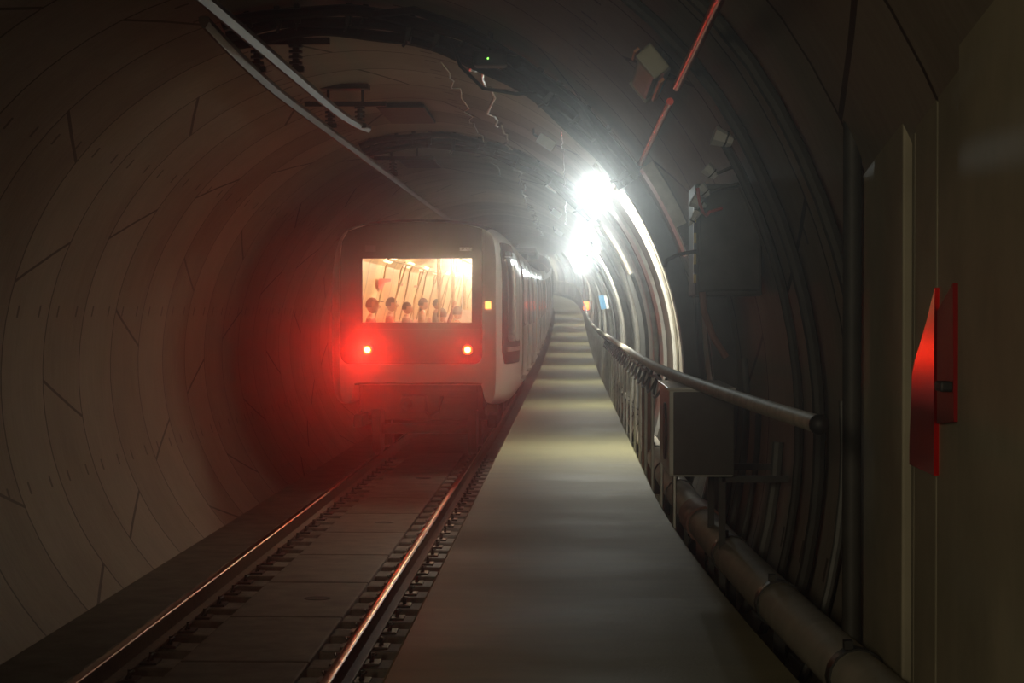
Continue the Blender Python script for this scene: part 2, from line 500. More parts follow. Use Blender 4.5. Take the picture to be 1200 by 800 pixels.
for yk in (10.62, 11.45):
    q = MB(); q.box(P2(yk, xb-.05, (z0+.58)/2), (.035, .035, z0-.58)); q.box(P2(yk, .88, z0-.02), (.34, .035, .035))
    q.build('bracket', M['darkmetal'], e)
# reddish round-topped post between pipe and handrail
b = MB(); b.tube([P(18.0, .68, .58), P(18.0, .68, 1.55), P(18.0, .68, 1.59), P(18.0, .68, 1.605)], [.05, .05, .04, .015], 14)
tag(b.build('bollard', M['piperust'], smooth=True), 'short red-brown round-topped post behind the pipe', 'post')

# ------------------------------------------------------------------ lamps on the upper right wall
LAMPS = [10.8 + 9.5*i for i in range(22)]
LA = 39.3
def lamp(y, i):
    a = R(LA); rad = Vector((math.cos(a), 0, math.sin(a))); tan = Vector((-math.sin(a), 0, math.cos(a)))
    Mx = Matrix((tan, Vector((0, 1, 0)), rad)).transposed()     # local x=tangent, y=along, z=outwards
    c = ring(y, LA, 2.88)
    e = empty('wall_lamp', ring(y, LA, 2.99), '', 'lamp')
    MB().box(c+rad*.05, (.17, 1.15, .05), Mx, bev=.012).build('housing', M['lampbody'], e)
    on = i > 0
    MB().box(c, (.13, 1.05, .055), Mx, bev=.02).build('diffuser', M['lampon'] if on else M['lampoff'], e)
    for s in (-1, 1): MB().box(c+Vector((0, s*.585, 0))+rad*.02, (.15, .04, .10), Mx, bev=.01).build('end_cap', M['lampoff'] if i == 0 else M['white'], e)
    if i == 0:
        for s, l_ in ((-1, .9), (1, .35)): MB().box(c+tan*s*.098+Vector((0, -.55+l_/2, 0)), (.014, l_, .03), Mx).build('glint_strip', M['orangeglint'], e)  # orange strips stand in for glints along the lamp's edges
    for s in (-1, 1): MB().box(c+rad*.09+Vector((0, s*.3, 0)), (.05, .06, .06), Mx).build('bracket', M['darkmetal'], e)
    return e
for i, y in enumerate(LAMPS):
    if i > 13 and y > 150: pass
    e = lamp(y, i)
    lab = {0: 'unlit yellowish lamp with painted orange glints high on the right wall, nearest the viewer',
           1: 'lit white lamp on the upper right wall, first and highest of the bright ones',
           2: 'lit white lamp on the upper right wall, second bright one, smaller than its neighbours',
           3: 'lit white lamp on the upper right wall, lowest of the three glaring ones',
           4: 'lit white lamp just below and beyond the three glaring ones'}.get(i, 'tiny distant lit lamp in the bright dotted row above the far walkway')
    tag(e, lab, 'lamp', 'distant tunnel lamps' if i > 4 else 'tunnel lamps on the right wall')
    if i > 0:
        L = bpy.data.lights.new('lamp_light', 'SPOT'); L.spot_size = R(174); L.spot_blend = 1.0
        L.energy = {1: 430, 2: 330, 3: 300}.get(i, 300); L.color = (1.0, .985, .86); L.shadow_soft_size = .08
        lo = bpy.data.objects.new('lamp_light', L); C.objects.link(lo); lo.parent = e
        lo.rotation_euler = Vector((.72, -.03, -.69)).to_track_quat('-Z', 'Y').to_euler()
        lo.location = ring(y, LA, 2.76) - Vector(e.location)
        if y < 75:
            L = bpy.data.lights.new('lamp_glare_beam', 'SPOT'); L.spot_size = R(20); L.spot_blend = 1.0; L.energy = {1: 160, 2: 50, 3: 170}.get(i, 50)  # extra spot towards the viewer, added for the lamp's glare in the haze
            L.color = (.90, 1.0, .97); L.shadow_soft_size = .07
            lb = bpy.data.objects.new('lamp_glare_beam', L); C.objects.link(lb); lb.parent = e
            lb.rotation_euler = Vector((0, -1, -.04)).to_track_quat('-Z', 'Y').to_euler()
            lb.location = ring(y-.6, LA, 2.76) - Vector(e.location)
# white terminal boxes beside the lamps
for i, y in enumerate([22.3, 30.3, 38.6, 49.0]):
    a = 56; c = ring(y, a, 2.93)
    aa = R(a); rad = Vector((math.cos(aa), 0, math.sin(aa))); tan = Vector((-math.sin(aa), 0, math.cos(aa)))
    Mx = Matrix((tan, Vector((0, 1, 0)), rad)).transposed()
    e = empty('terminal_box', ring(y, a, 2.99), 'small white terminal box left of the %s glaring lamp' % ['highest', 'second', 'third', 'fourth'][i], 'junction box', 'white terminal boxes')
    MB().box(c, (.20, .16, .11), Mx, bev=.01).build('box', M['white'], e)
    q = MB(); q.tube([c+tan*.1, c+tan*.16, c+tan*.2+rad*.05], .012, 6); q.build('cable_gland', M['black'], e)

# ------------------------------------------------------------------ ribs, ducts and cables around the tunnel
def rib(y, w, dep, a0, a1, n=30):
    b = MB(); rings = []
    for i in range(n+1):
        a = a0+(a1-a0)*i/n
        rings.append([ring(y, a, 3.0), ring(y, a, 3.0-dep), ring(y+w, a, 3.0-dep), ring(y+w, a, 3.0)])
    b.loft(rings); return b
o = rib(17.0, .30, .15, -26, 62).build('arch_rib', M['ribdark'], smooth=True)
tag(o, 'dark curved steel rib on the right wall with a bright lit edge', 'rib')
o = rib(13.6, .10, .16, -28, 24).build('arch_rib', M['ribdark'], smooth=True)
tag(o, 'narrow dark curved rib on the right wall nearer than the broad one', 'rib')
o = rib(14.8, .35, .09, 20, 34, 12).build('wall_plate', M['duct'], smooth=True); tag(o, 'pale curved strip standing in for light on the upper right wall between the dark rib and the white cleats', 'wall plate')  # lit stretch of wall built as a raised pale strip
# curved plates and conduits on the lit wall beyond the rib
for y, w, dep, a0, a1, mt, lab in ((28.5, 2.2, .05, -24, 22, 'ductdark', 'wide dark curved wall plate with rounded top beyond the rib'),
                                 (23.2, .9, .04, -24, 40, 'lining', 'pale curved band on the right wall just beyond the rib'),
                                 (36, .8, .10, -24, 34, 'duct', 'pale curved duct on the lit right wall'),
                                 (47, 2.0, .05, -22, 36, 'ductdark', 'grey curved plate on the distant lit right wall')):
    o = rib(y, w, dep, a0, a1).build('wall_plate', M[mt] if mt != 'lining' else M['duct'], smooth=True); tag(o, lab, 'wall plate')
cond = [(20.6, .03), (21.0, .02), (25.4, .035), (26.1, .02), (32.0, .04), (33.4, .03), (34.6, .03), (39.5, .04), (41.5, .04), (43.5, .05), (52, .05), (56, .05), (60, .06), (65, .06), (70, .06), (76, .07), (82, .07), (89, .07), (97, .08), (105, .08), (114, .09), (124, .09), (134, .10), (145, .10), (156, .11), (168, .12)]
for i, (y, r) in enumerate(cond):
    b = MB(); b.tube([ring(y, a, 3.0-r) for a in frange(-22, 44, 4)], r, 8)
    o = b.build('curved_conduit', M['duct'], smooth=True)
    tag(o, 'pale conduit curving up the lit right wall %s' % ('between the dark rib and the second lamp' if y < 30 else 'beyond the dark plate' if y < 50 else 'far down the tunnel'), 'conduit', 'conduits near the rib' if y < 30 else 'conduits beyond the dark plate' if y < 50 else 'distant conduits')
# circumferential cable bundles crossing the ceiling
def cable_ring(y, a0, a1, off, r, seed, nclip, lab):
    rnd = random.Random(seed)
    pt = lambda a, o_, dy: ring(y+dy, a, 3.0-o_)
    e = empty('cable_bundle', ring(y, (a0+a1)/2, 2.98), lab, 'cable bundle')
    for k in range(3):
        b = MB(); b.tube([pt(a, off+k*r*1.5+.012*math.sin(a*.35+k*2), (k-1)*r*2.1) for a in frange(a0, a1, 2)], r, 8)
        b.build('cable', M['black'], e, True)
    for k in range(nclip):
        a = a0+(a1-a0)*(k+.5)/nclip + rnd.uniform(-1.5, 1.5); h = rnd.uniform(.10, .24)
        aa = R(a); rad = Vector((math.cos(aa), 0, math.sin(aa))); tan = Vector((-math.sin(aa), 0, math.cos(aa)))
        Mx = Matrix((tan, Vector((0, 1, 0)), rad)).transposed()
        q = MB(); q.box(ring(y, a, 3.0-h/2), (.045, .15, h), Mx, bev=.008)
        q.tube([ring(y-.07, a, 3.0-h), ring(y-.07, a+.4, 2.95-h)], .012, 6)
        q.build('cable_clip', M['darkmetal'], e)
    return e
cable_ring(16.0, 34, 106, .07, .045, 1, 14, 'thick black cable bundle arching over the ceiling nearest the viewer')
cable_ring(27.4, 40, 108, .06, .04, 2, 12, 'thinner dark cable bundle arching over the ceiling above the train')
# second cable leaving the bundle and dropping with a slack bend
b = MB(); b.tube([ring(15.7, 82, 2.9), ring(15.5, 76, 2.96), ring(15.4, 68, 2.94), ring(15.5, 58, 2.92), ring(15.8, 48, 2.92), ring(16.0, 40, 2.86)], .032, 8)
tag(b.build('slack_cable', M['black'], smooth=True), 'black cable bowing above the thick bundle towards the first lamp', 'cable')
b = MB(); b.tube([ring(15.9, 70, 2.85), ring(15.8, 67, 2.70), ring(15.8, 62, 2.62), ring(15.9, 57, 2.72), ring(16, 54, 2.84)], .014, 8)
tag(b.build('slack_cable', M['black'], smooth=True), 'thin black cable sagging below the ceiling bundle near the green light', 'cable')
# black broad cables running down the right wall in front of the rib
for k, (ya, yb, lab) in enumerate(((15.2, 14.6, 'black hose curving down beside the cabinet past the pale patch of wall'), (14.2, 13.0, 'second black hose curving down the right wall above the handrail'))):
    b = MB(); pts = []
    for i in range(14):
        t = i/13; a = 14-34*t
        pts.append(ring(ya+(yb-ya)*t + .25*math.sin(t*PI), a, 2.93-.05*math.sin(t*PI*2)))
    b.tube(pts, .024, 8)
    tag(b.build('black_hose', M['black'], smooth=True), lab, 'hose')
# pale plate standing in for the lit patch of wall behind the hoses
o = rib(14.4, .75, .03, -24, 3, 12).build('wall_plate', M['duct'], smooth=True); tag(o, 'pale plate standing for a lit wall patch framed by black hoses above the pale cabinet', 'wall plate')
# vertical service pipes in the dim stretch nearer the viewer
for k, (y, a0, a1, r) in enumerate(((12.6, -26, 6, .022), (12.0, -27, 0, .018), (11.0, -27, -2, .03), (10.3, -27, 30, .022), (9.6, -28, 70, .03), (9.0, -28, 4, .02), (8.4, -28, 70, .03))):
    b = MB(); b.tube([ring(y, a, 2.97-r) for a in frange(a0, a1, 4)], r, 8)
    tag(b.build('riser_pipe', M['boxdark'] if a1 > 20 else M['ductdark'], smooth=True), 'thin riser pipe hugging the dim right wall, %s from the pale cabinet' % ['nearest', 'second', 'third', 'fourth', 'fifth', 'sixth', 'seventh'][k], 'pipe', 'riser pipes on the dim right wall')

# ------------------------------------------------------------------ dark equipment cabinet with hazard edge
def wallbox(y, X, z, sx, sy, sz): return MB().box(P(y, X, z), (sx, sy, sz), bev=.012)
e = empty('equipment_cabinet', P(11.3, .80, 2.30), 'dark equipment cabinet high on the right wall with a striped left edge', 'cabinet')
wallbox(11.3, .78, 2.58, .36, .6, .60).build('body', M['boxdark'], e)
wallbox(11.0, .78, 2.58, .33, .02, .55).build('door', M['darkmetal'], e)
MB().box(P(11.02, .592, 2.58), (.014, .05, .46)).build('hazard_strip', M['hazard'], e)
q = MB(); cpt = P(11.0, .60, 2.52); q.tube([cpt, cpt+Vector((-.10, -.02, -.02)), cpt+Vector((-.16, -.02, -.05)), cpt+Vector((-.17, -.02, -.09))], .010, 6)
q.build('hook', M['darkmetal'], e)
b = MB(); b.tube([P(11.0, .63, 2.30), P(11.0, .64, 2.20), P(11.0, .69, 2.06), P(11.0, .76, 1.95)], .018, 8)
tag(b.build('cabinet_cable', M['piperust'], smooth=True), 'red-brown cable leaving the bottom of the dark equipment cabinet', 'cable')
# small white lamp heads / cleats in a slanting row on the right wall
CL = [((.757, 10.2, 3.054), (.052, .034), .10, (1, .1, -.35), 'uppermost white cable cleat with a black strap on the dark right wall'),
      ((.724, 10.6, 2.915), (.036, .024), .075, (1, .1, -.9), 'second white cleat from the top on the dark right wall'),
      ((.708, 10.9, 2.835), (.036, .024), .07, (.8, .1, -.9), 'third white cleat from the top, touching the red cable'),
      ((.690, 11.0, 2.775), (.038, .022), .085, (1, .1, -.5), 'fourth white cleat from the top, just inside the bend of the red cable'),
      ((.650, 10.8, 2.685), (.022, .010), .09, (-.6, .1, -1), 'lowest and thinnest white cleat, pointing down below the red cable')]
for c, (r1, r2), ln, d, lab in CL:
    c = Vector(c); d = Vector(d).normalized()
    e = empty('cable_cleat', c, lab, 'cleat', 'white cleats on the right wall')
    MB().tube([c-d*ln/2, c+d*ln*.3, c+d*ln/2], [r1, r2, r2*.7], 6).build('cleat_body', M['white'], e)
    MB().tube([c+d*ln*.12, c+d*ln*.2], r1*.86, 6).build('strap', M['black'], e)
    if c.z > 2.7:
        MB().tube([c+d*ln*.3, c+Vector((.10, 0, .02)), c+Vector((.19, 0, .04))], .008, 6).build('stem', M['darkmetal'], e)
M['redcable'] = surf('red_cable_sheath', (.65, .05, .035), .3, 0, var=.1)
b = MB(); b.tube([(.664, 10.7, 2.84), (.668, 10.7, 2.80), (.678, 10.72, 2.755), (.695, 10.75, 2.715), (.715, 10.8, 2.70), (.735, 10.8, 2.72), (.80, 10.85, 2.74)], .009, 8)
tag(b.build('red_cable', M['redcable'], smooth=True), 'short bent bright red cable among the white cleats on the right wall', 'cable')
# long glossy conduits high on the right, coloured red for the tail lamps' reflection
for X, Z, r, ya, yb, lab in ((.50, 3.31, .022, 3.5, 10.2, 'glossy conduit with painted red reflection high on the right wall, nearer length cut by the top edge'), (.50, 3.31, .020, 10.9, 15.5, 'glossy conduit with painted red reflection high on the right wall, farther length ending above the lamps'),
):
    b = MB(); b.tube([Vector((X+.03, y, Z)) for y in frange(ya, yb, 1)], r, 12)
    tag(b.build('wall_conduit', M['redglint'], smooth=True), lab, 'conduit')
# device with green light by the ceiling bundle
e = empty('camera_housing', (-.60, 15.5, 4.26), 'small black device with a tiny green light hanging from the ceiling cable bundle', 'device')
MB().box((-.60, 15.5, 4.10), (.26, .22, .12), bev=.03).build('body', M['black'], e)
MB().tube([(-.60, 15.5, 4.15), (-.60, 15.5, 4.34)], .02, 8).build('stem', M['darkmetal'], e)
MB().tube([(-.47, 15.45, 4.10), (-.40, 15.38, 4.06)], [.035, .05], 12).build('lens_hood', M['darkmetal'], e)
MB().sphere((-.617, 15.385, 4.092), .007).build('green_light', M['greenled'], e)
# wavy bright wires along the crown
for X, Z, ya, yb, r, amp, sd, lab in ((-1.13, 4.42, 18.4, 34, .009, .045, 1, 'silvery crinkled wire strung along the ceiling, left of the other two'),
                       (-.80, 4.30, 17.0, 62, .017, .06, 2, 'silvery kinked cable strung along the ceiling, middle and thickest of three'),
                       (-.07, 3.86, 19.0, 40, .007, .02, 3, 'thin straight bright wire along the ceiling nearest the lamps')):
    rnd = random.Random(sd); pts = []
    for i, y in enumerate(frange(ya, yb, .42)):
        pts.append(P(y, X+rnd.uniform(-amp, amp), Z+rnd.uniform(-amp, amp)*.6-.03*math.sin(i*.7)))
    b = MB(); b.tube(pts, r, 8); tag(b.build('ceiling_wire', M['wire'], smooth=True), lab, 'wire')

# rigid overhead conductor bars
barprof = [(-.045, .0), (-.012, -.055), (.012, -.055), (.045, .0), (.045, .04), (.015, .05), (-.015, .05), (-.045, .04)]
def bar(X, ya, yb, ra, rb, lab):
    b = MB(); rings = []
    for y in frange(ya, yb, .7):
        z = 4.07
        if ra and y < ya+4: z += .11*((ya+4-y)/4)**2
        if rb and y > yb-4: z += .11*((y-(yb-4))/4)**2
        rings.append([P(y, X+px*.8, z+pz*.8) for px, pz in barprof])
    b.loft(rings); o = b.build('conductor_bar', M['alu']); tag(o, lab, 'overhead bar')
bar(-2.2, -5, 22.3, False, True, 'overhead conductor bar that ends above the train, right one of the pair')
bar(-2.51, 14.0, 140, True, False, 'overhead conductor bar running on to the roof of the train, left one of the pair')
def hanger(y, xs, lab):
    zt = TUZ+math.sqrt(9-(-2.35+1.9)**2)
    e = empty('bar_hanger', P(y, -2.35, zt), lab, 'hanger', 'hangers of the overhead bars')
    MB().box(P(y, -2.35, zt-.03), (.5, .22, .05)).build('ceiling_plate', M['darkmetal'], e)
    q = MB(); q.tube([P(y, -2.35-.18, zt), P(y, -2.35-.18, 4.36)], .016, 8); q.tube([P(y, -2.35+.18, zt), P(y, -2.35+.18, 4.36)], .016, 8); q.box(P(y, -2.35, 4.36), (.85, .07, .05)); q.build('frame', M['darkmetal'], e)
    for X in xs:
        q = MB(); 
        for k in range(4): q.tube([P(y, X, 4.33-k*.045), P(y, X, 4.31-k*.045)], .055, 12)
        q.tube([P(y, X, 4.36), P(y, X, 4.15)], .028, 10); q.build('insulator', M['insul'], e)
        MB().box(P(y, X, 4.135), (.14, .09, .05), bev=.01).build('clamp', M['darkmetal'], e)
hanger(10.5, (-2.2,), 'dark hanger holding a single overhead bar, nearest the viewer')
hanger(16.4, (-2.2, -2.51), 'dark hanger holding both overhead bars under the thick cable bundle')
hanger(21.4, (-2.2, -2.51), 'dark hanger where the right overhead bar ends')
hanger(29.0, (-2.51,), 'dark hanger of the overhead bar, just above the tail of the train')
for y0, X, lab in ((24.5, -1.95, 'dark flat plate on the ceiling just beyond the end of the right overhead bar'), (32.0, -2.35, 'dark flat plate on the ceiling above the train roof')):
    zt = TUZ+math.sqrt(9-(X+1.9)**2)
    o = MB().box(P(y0, X, zt-.05), (.55, 2.0, .04), bev=.01).build('ceiling_plate', M['ribdark']); tag(o, lab, 'plate')

# blue sign, white plate, signal
def wallmat(y, deg, r):
    a = R(deg); rad = Vector((math.cos(a), 0, math.sin(a))); tan = Vector((-math.sin(a), 0, math.cos(a)))
    return ring(y, deg, r), Matrix((tan, Vector((0, 1, 0)), rad)).transposed(), rad, tan
c, Mx, rad, tan = wallmat(50, 16, 2.80)
e = empty('wall_sign', ring(50, 16, 3.0), 'light blue sign plate facing the walkway on the lit right wall', 'sign')
Mf = Matrix.Rotation(R(-12), 3, 'Y')
MB().box(c, (.13, .03, .34), Mf).build('blue_face', M['bluesign'], e)
MB().box(c+Vector((.10, 0, 0)), (.07, .03, .33), Mf).build('white_face', M['white'], e)
q = MB(); q.tube([c+Vector((0, .02, -.1)), c+Vector((.22, .02, -.1))], .015, 6); q.build('bracket', M['darkmetal'], e)
c, Mx, rad, tan = wallmat(43, 33, 2.86)
o = MB().box(c, (.36, .30, .05), Mx, bev=.01).build('white_plate', M['white']); tag(o, 'blank bright white plate on the right wall below the glaring lamps', 'plate')
# orange-red signal beside the far end of the handrail
sy = 84; sc = P(sy, .66, 0); szz = 2.2+(364-358)*sy/2400
e = empty('signal_lamp', P(sy, .66, .83), 'small orange-red signal light glowing at the far end of the handrail', 'signal')
MB().tube([P(sy, .70, .60), Vector((P(sy, .70, 0).x, sy, szz+.1))], .03, 8).build('post', M['darkmetal'], e)
MB().box((sc.x, sy, szz), (.30, .12, .42), bev=.03).build('housing', M['darkmetal'], e)
MB().box((sc.x, sy-.07, szz), (.24, .04, .34), bev=.02).build('lens', M['signal'], e)

# ------------------------------------------------------------------ dark cladding at the near right
def gloss():
    m, nt, bs = newmat('glossy_dark_panel_brushed')
    f = noise(nt, 1.5)
    nt.links.new(ramp(nt, f, [(.3, (.030, .029, .025)), (.7, (.042, .040, .034))]), bs.inputs['Base Color'])
    bs.inputs['Roughness'].default_value = .13; bs.inputs['Specular IOR Level'].default_value = .9
    h = noise(nt, 1.0, 1, stretch=(.3, .3, 14))
    bump(nt, bs, h, .6, .006)
    return m
M['redreflection'] = surf('painted_red_reflection', (.90, .02, .012), .20, 1.0, var=.1, bmp=0)  # red base stands in for the reflected tail lamps
M['redreflectiondim'] = surf('painted_dim_red_reflection', (.30, .01, .01), .5, .7, var=.1, bmp=0)
M['matte'] = surf('matte_dark_cladding', (.34, .30, .21), .6, 0, var=.2, scale=2)
# two glossy door leaves in a frame, then matte cladding up to the tunnel mouth
e = empty('service_door', (1.13, 6.3, .83), 'dark service door at the right edge with red plates in place of tail-lamp reflections', 'door')
for yl, wl in ((6.50, .40), (6.11, .36)): MB().box((1.14, yl, 1.98), (.04, wl, 2.3), bev=.01).build('door_leaf', M['matte'], e)
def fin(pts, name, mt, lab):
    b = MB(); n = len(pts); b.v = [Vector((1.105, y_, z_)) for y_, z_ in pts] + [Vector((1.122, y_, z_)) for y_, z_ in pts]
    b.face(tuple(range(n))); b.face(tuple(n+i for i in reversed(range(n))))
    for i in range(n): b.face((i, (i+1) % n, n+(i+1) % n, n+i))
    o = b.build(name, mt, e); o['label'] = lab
fin([(6.25, 2.27), (6.38, 2.17), (6.60, 2.04), (6.655, 1.99), (6.70, 1.76), (6.70, 1.70), (6.25, 1.70)], 'reflection_plate', M['redreflection'], 'fin-shaped red plate painted as a bright tail-lamp reflection')  # plate cut to the outline of the red reflection
fin([(6.20, 2.20), (5.95, 2.28), (5.93, 1.88), (6.20, 1.86)], 'reflection_plate', M['redreflectiondim'], 'square red plate painted as a dim tail-lamp reflection')
q = MB()
for yf in (6.75, 5.91): q.box((1.143, yf, 2.0), (.038, .05, 2.34))
q.box((1.14, 6.33, 3.19), (.05, .9, .08)); q.build('door_frame', M['matte'], e)
MB().box((1.095, 6.0, 1.98), (.05, .10, .03), bev=.008).build('handle', M['black'], e)
b = MB(); b.box((1.13, 7.5, 2.2), (.06, 1.36, 2.8), bev=.01)
tag(b.build('wall_cladding', M['matte'], loc=(1.13, 7.5, .8)), 'matte dark wall cladding sheet where the handrail ends', 'panel', 'dark cladding panels')
b = MB(); b.box((1.13, 4.7, 2.2), (.06, 2.3, 2.8), bev=.01)
tag(b.build('wall_cladding', M['matte'], loc=(1.13, 4.7, .8)), 'matte dark cladding panel at the right edge of the photo', 'panel', 'dark cladding panels')
b = MB(); b.tube([(1.05, 7.66, .83), (1.05, 7.66, 3.7)], .035, 12)
tag(b.build('cladding_post', M['boxdark'], smooth=True), 'dim vertical post standing in front of the matte cladding', 'post')

# ------------------------------------------------------------------ train
TY0, TY1 = 29.6, 139.6
body = [(0, 1.13), (.86, 1.13), (.93, 1.09), (.97, .95), (1.05, .83), (1.15, .80), (1.28, .84), (1.38, 1.0), (1.42, 1.4), (1.42, 2.0), (1.42, 2.6), (1.38, 2.95), (1.27, 3.24), (1.08, 3.43), (.7, 3.55), (0, 3.60)]
front = [(0, 1.16), (.85, 1.16), (.92, 1.13), (.955, .98), (.985, .90), (1.02, .87), (1.07, .88), (1.12, 1.0), (1.135, 1.4), (1.135, 2.0), (1.135, 2.6), (1.13, 2.95), (1.10, 3.22), (1.0, 3.36), (.7, 3.45), (0, 3.49)]
def densify(pts):
    out = []
    n = len(pts)
    for i in range(n-1):
        p0 = pts[max(i-1, 0)]; p1 = pts[i]; p2 = pts[i+1]; p3 = pts[min(i+2, n-1)]
        for t in (0, .5):
            q = tuple(.5*((2*p1[j])+(-p0[j]+p2[j])*t+(2*p0[j]-5*p1[j]+4*p2[j]-p3[j])*t*t+(-p0[j]+3*p1[j]-3*p2[j]+p3[j])*t**3) for j in (0, 1))
            out.append(q)
    out.append(pts[-1]); return out
bodyD, frontD = densify(body), densify(front)
TP = [(0, 0), (.05, .14), (.15, .28), (.35, .46), (.8, .70), (1.5, .90), (2.3, 1.0)]
def mixf(dy):
    if dy >= 2.3: return 1.0
    for (a, fa), (b_, fb) in zip(TP, TP[1:]):
        if dy <= b_: return fa+(fb-fa)*(dy-a)/(b_-a)
    return 1.0
def section(dy):
    f = mixf(dy)
    half = [(a[0]*(1-f)+b_[0]*f, a[1]*(1-f)+b_[1]*f) for a, b_ in zip(frontD, bodyD)]
    return half
def full(half): return half + [(-x, z) for x, z in reversed(half[1:-1])]
def side_x(dy, z, side=1):
    h = section(dy)[14:]
    for (xa, za), (xb, zb) in zip(h, h[1:]):
        if za <= z <= zb: return side*(xa+(xb-xa)*(z-za)/(zb-za+1e-9))
    return side*h[0][0]
def TPt(y, x, z): return P(y, TCX+x, z)
train = empty('metro_train', TPt(TY0, 0, 0), 'pale metro train seen from its tail, red tail lamps and warm lit rear window', 'train')
CARL, GAP = 17.9, .52
cars = []
y = TY0
for c in range(6):
    cars.append((y, y+CARL)); y += CARL+GAP
# car bodies
for c, (a, bb) in enumerate(cars):
    b = MB()
    if c == 0: ys = [a+t for t, _ in TP] + frange(a+4, bb, 2.3)
    else: ys = frange(a, bb, 2.3)
    rings = [[TPt(yy, x, z) for x, z in full(section(yy-TY0))] for yy in ys]
    b.loft(rings, caps=False)
    if c > 0:
        m = len(rings[0]); b.face(tuple(range(m)))
    n = len(b.v)-len(rings[0]); b.face(tuple(range(n, n+len(rings[0]))))
    if c == 0:
        # the shell is open lengthwise so that the lit saloon shows: drop the far cap
        b.f.pop(); b.uv.pop(); b.mi.pop()
    m = len(rings[0]); hl = section(99) 
    for fi, f in enumerate(b.f):
        if len(f) == 4:
            yy = b.v[f[0]].y; zc = sum(b.v[i].z for i in f)/4-rz(yy); xc = sum(b.v[i].x for i in f)/4-TCX-cx(yy)
            if zc > 3.2 and (abs(xc) < 1.0 or c > 0): b.mi[fi] = 1
    o = b.build('car_body', [M['trainwhite'], M['trainroof']], train, True, ang=35)
    if c > 0:  # open gangway ends
        pass
# remove end caps of the following cars where the open gangway runs through
for o in [o for o in train.children if o.name.startswith('car_body')]:
    bm = bmesh.new(); bm.from_mesh(o.data)
    big = [f for f in bm.faces if len(f.verts) > 8]
    bmesh.ops.delete(bm, geom=big, context='FACES_ONLY'); bm.to_mesh(o.data); bm.free()
# front (tail) face: white frame with the opening of the mask
WX0, WX1, WZ0, WZ1 = -.80, .785, 2.03, 2.955
outer = [(x, z) for x, z in full(section(0))]
def rrect(x0, x1, z0, z1, r, n=5, rt=None):
    rt = r if rt is None else rt
    pts = []
    for cx_, cz_, a0, rr in ((x0+r, z0+r, 180, r), (x1-r, z0+r, 270, r), (x1-rt, z1-rt, 0, rt), (x0+rt, z1-rt, 90, rt)):
        for k in range(n+1):
            a = R(a0+90*k/n); pts.append((cx_+rr*math.cos(a), cz_+rr*math.sin(a)))
    return pts
def plate_with_hole(loops, y, th, name, mat, parent):
    vl = [[Vector((x, z, 0)) for x, z in lp] for lp in loops]
    flat = [v for lp in vl for v in lp]
    tris = tessellate_polygon(vl)
    b = MB(); n = len(flat)
    b.v = [TPt(y, v.x, v.y) for v in flat] + [TPt(y+th, v.x, v.y) for v in flat]
    for t in tris: b.face(tuple(t)); b.face(tuple(n+i for i in reversed(t)))
    k = 0
    for lp in vl:
        m = len(lp)
        for i in range(m): b.face((k+i, k+(i+1) % m, n+k+(i+1) % m, n+k+i))
        k += m
    return b.build(name, mat, parent)
MX = .935
mask_out = [p for p in rrect(-1.12, MX, 1.43, 3.30, .13, rt=.03) if p[1] < 3.15] + [(MX, 3.385), (.7, 3.448), (.35, 3.475), (0, 3.486), (-.35, 3.475), (-.7, 3.448), (-1.0, 3.355), (-1.09, 3.21), (-1.12, 2.95)]
# mask black carried over the left cheek and top rim in place of their shade
win = [(WX0, WZ0), (WX1, WZ0), (WX1, WZ1), (WX0, WZ1)]
plate_with_hole([outer, rrect(-.9, .9, 1.5, 3.35, .1)], TY0, .03, 'tail_frame', M['trainwhite'], train)
plate_with_hole([mask_out, win], TY0-.022, .04, 'black_mask', M['mask'], train)
b = MB(); b.box(TPt(TY0+.01, (WX0+WX1)/2, (WZ0+WZ1)/2), (WX1-WX0, .008, WZ1-WZ0)); b.build('rear_window_glass', M['glass'], train)
b = MB(); b.box(TPt(TY0-.028, 0, 1.93), (1.80, .012, .012)); b.build('mask_seam', M['darkmetal'], train)
for x, z, w, h, mt in ((.70, 3.09, .18, .05, 'white'), (-.68, 3.10, .15, .09, 'ribdark')):
    q = MB().box(TPt(TY0-.028, x, z), (w, .010, h)); o = q.build('number_plate', M[mt], train)
    if mt == 'white':
        q = MB()
        for k in range(6): q.box(TPt(TY0-.034, x-.055+.022*k, z+(.004 if k % 2 else -.002)), (.012, .004, .020 if k != 2 else .006))
        q.build('plate_marks', M['darkmetal'], o)
for x in (-.725, .725):
    c = TPt(TY0-.022, x, 1.635)
    e2 = MB().tube([c+Vector((0, -.03, 0)), c], .085, 20).build('tail_lamp_bezel', M['black'], train, True)
    MB().tube([c+Vector((0, -.040, 0)), c+Vector((0, -.031, 0))], [.040, .046], 20).build('tail_lamp_lens', M['tail'], e2)
    MB().tube([c+Vector((0, -.034, 0)), c+Vector((0, -.0305, 0))], .070, 20).build('tail_lamp_ring', M['tailring'], e2)
# amber marker on the right cheek
MB().box(TPt(TY0-.008, 1.02, 2.28), (.085, .02, .105), bev=.01).build('amber_marker', M['amber'], train)
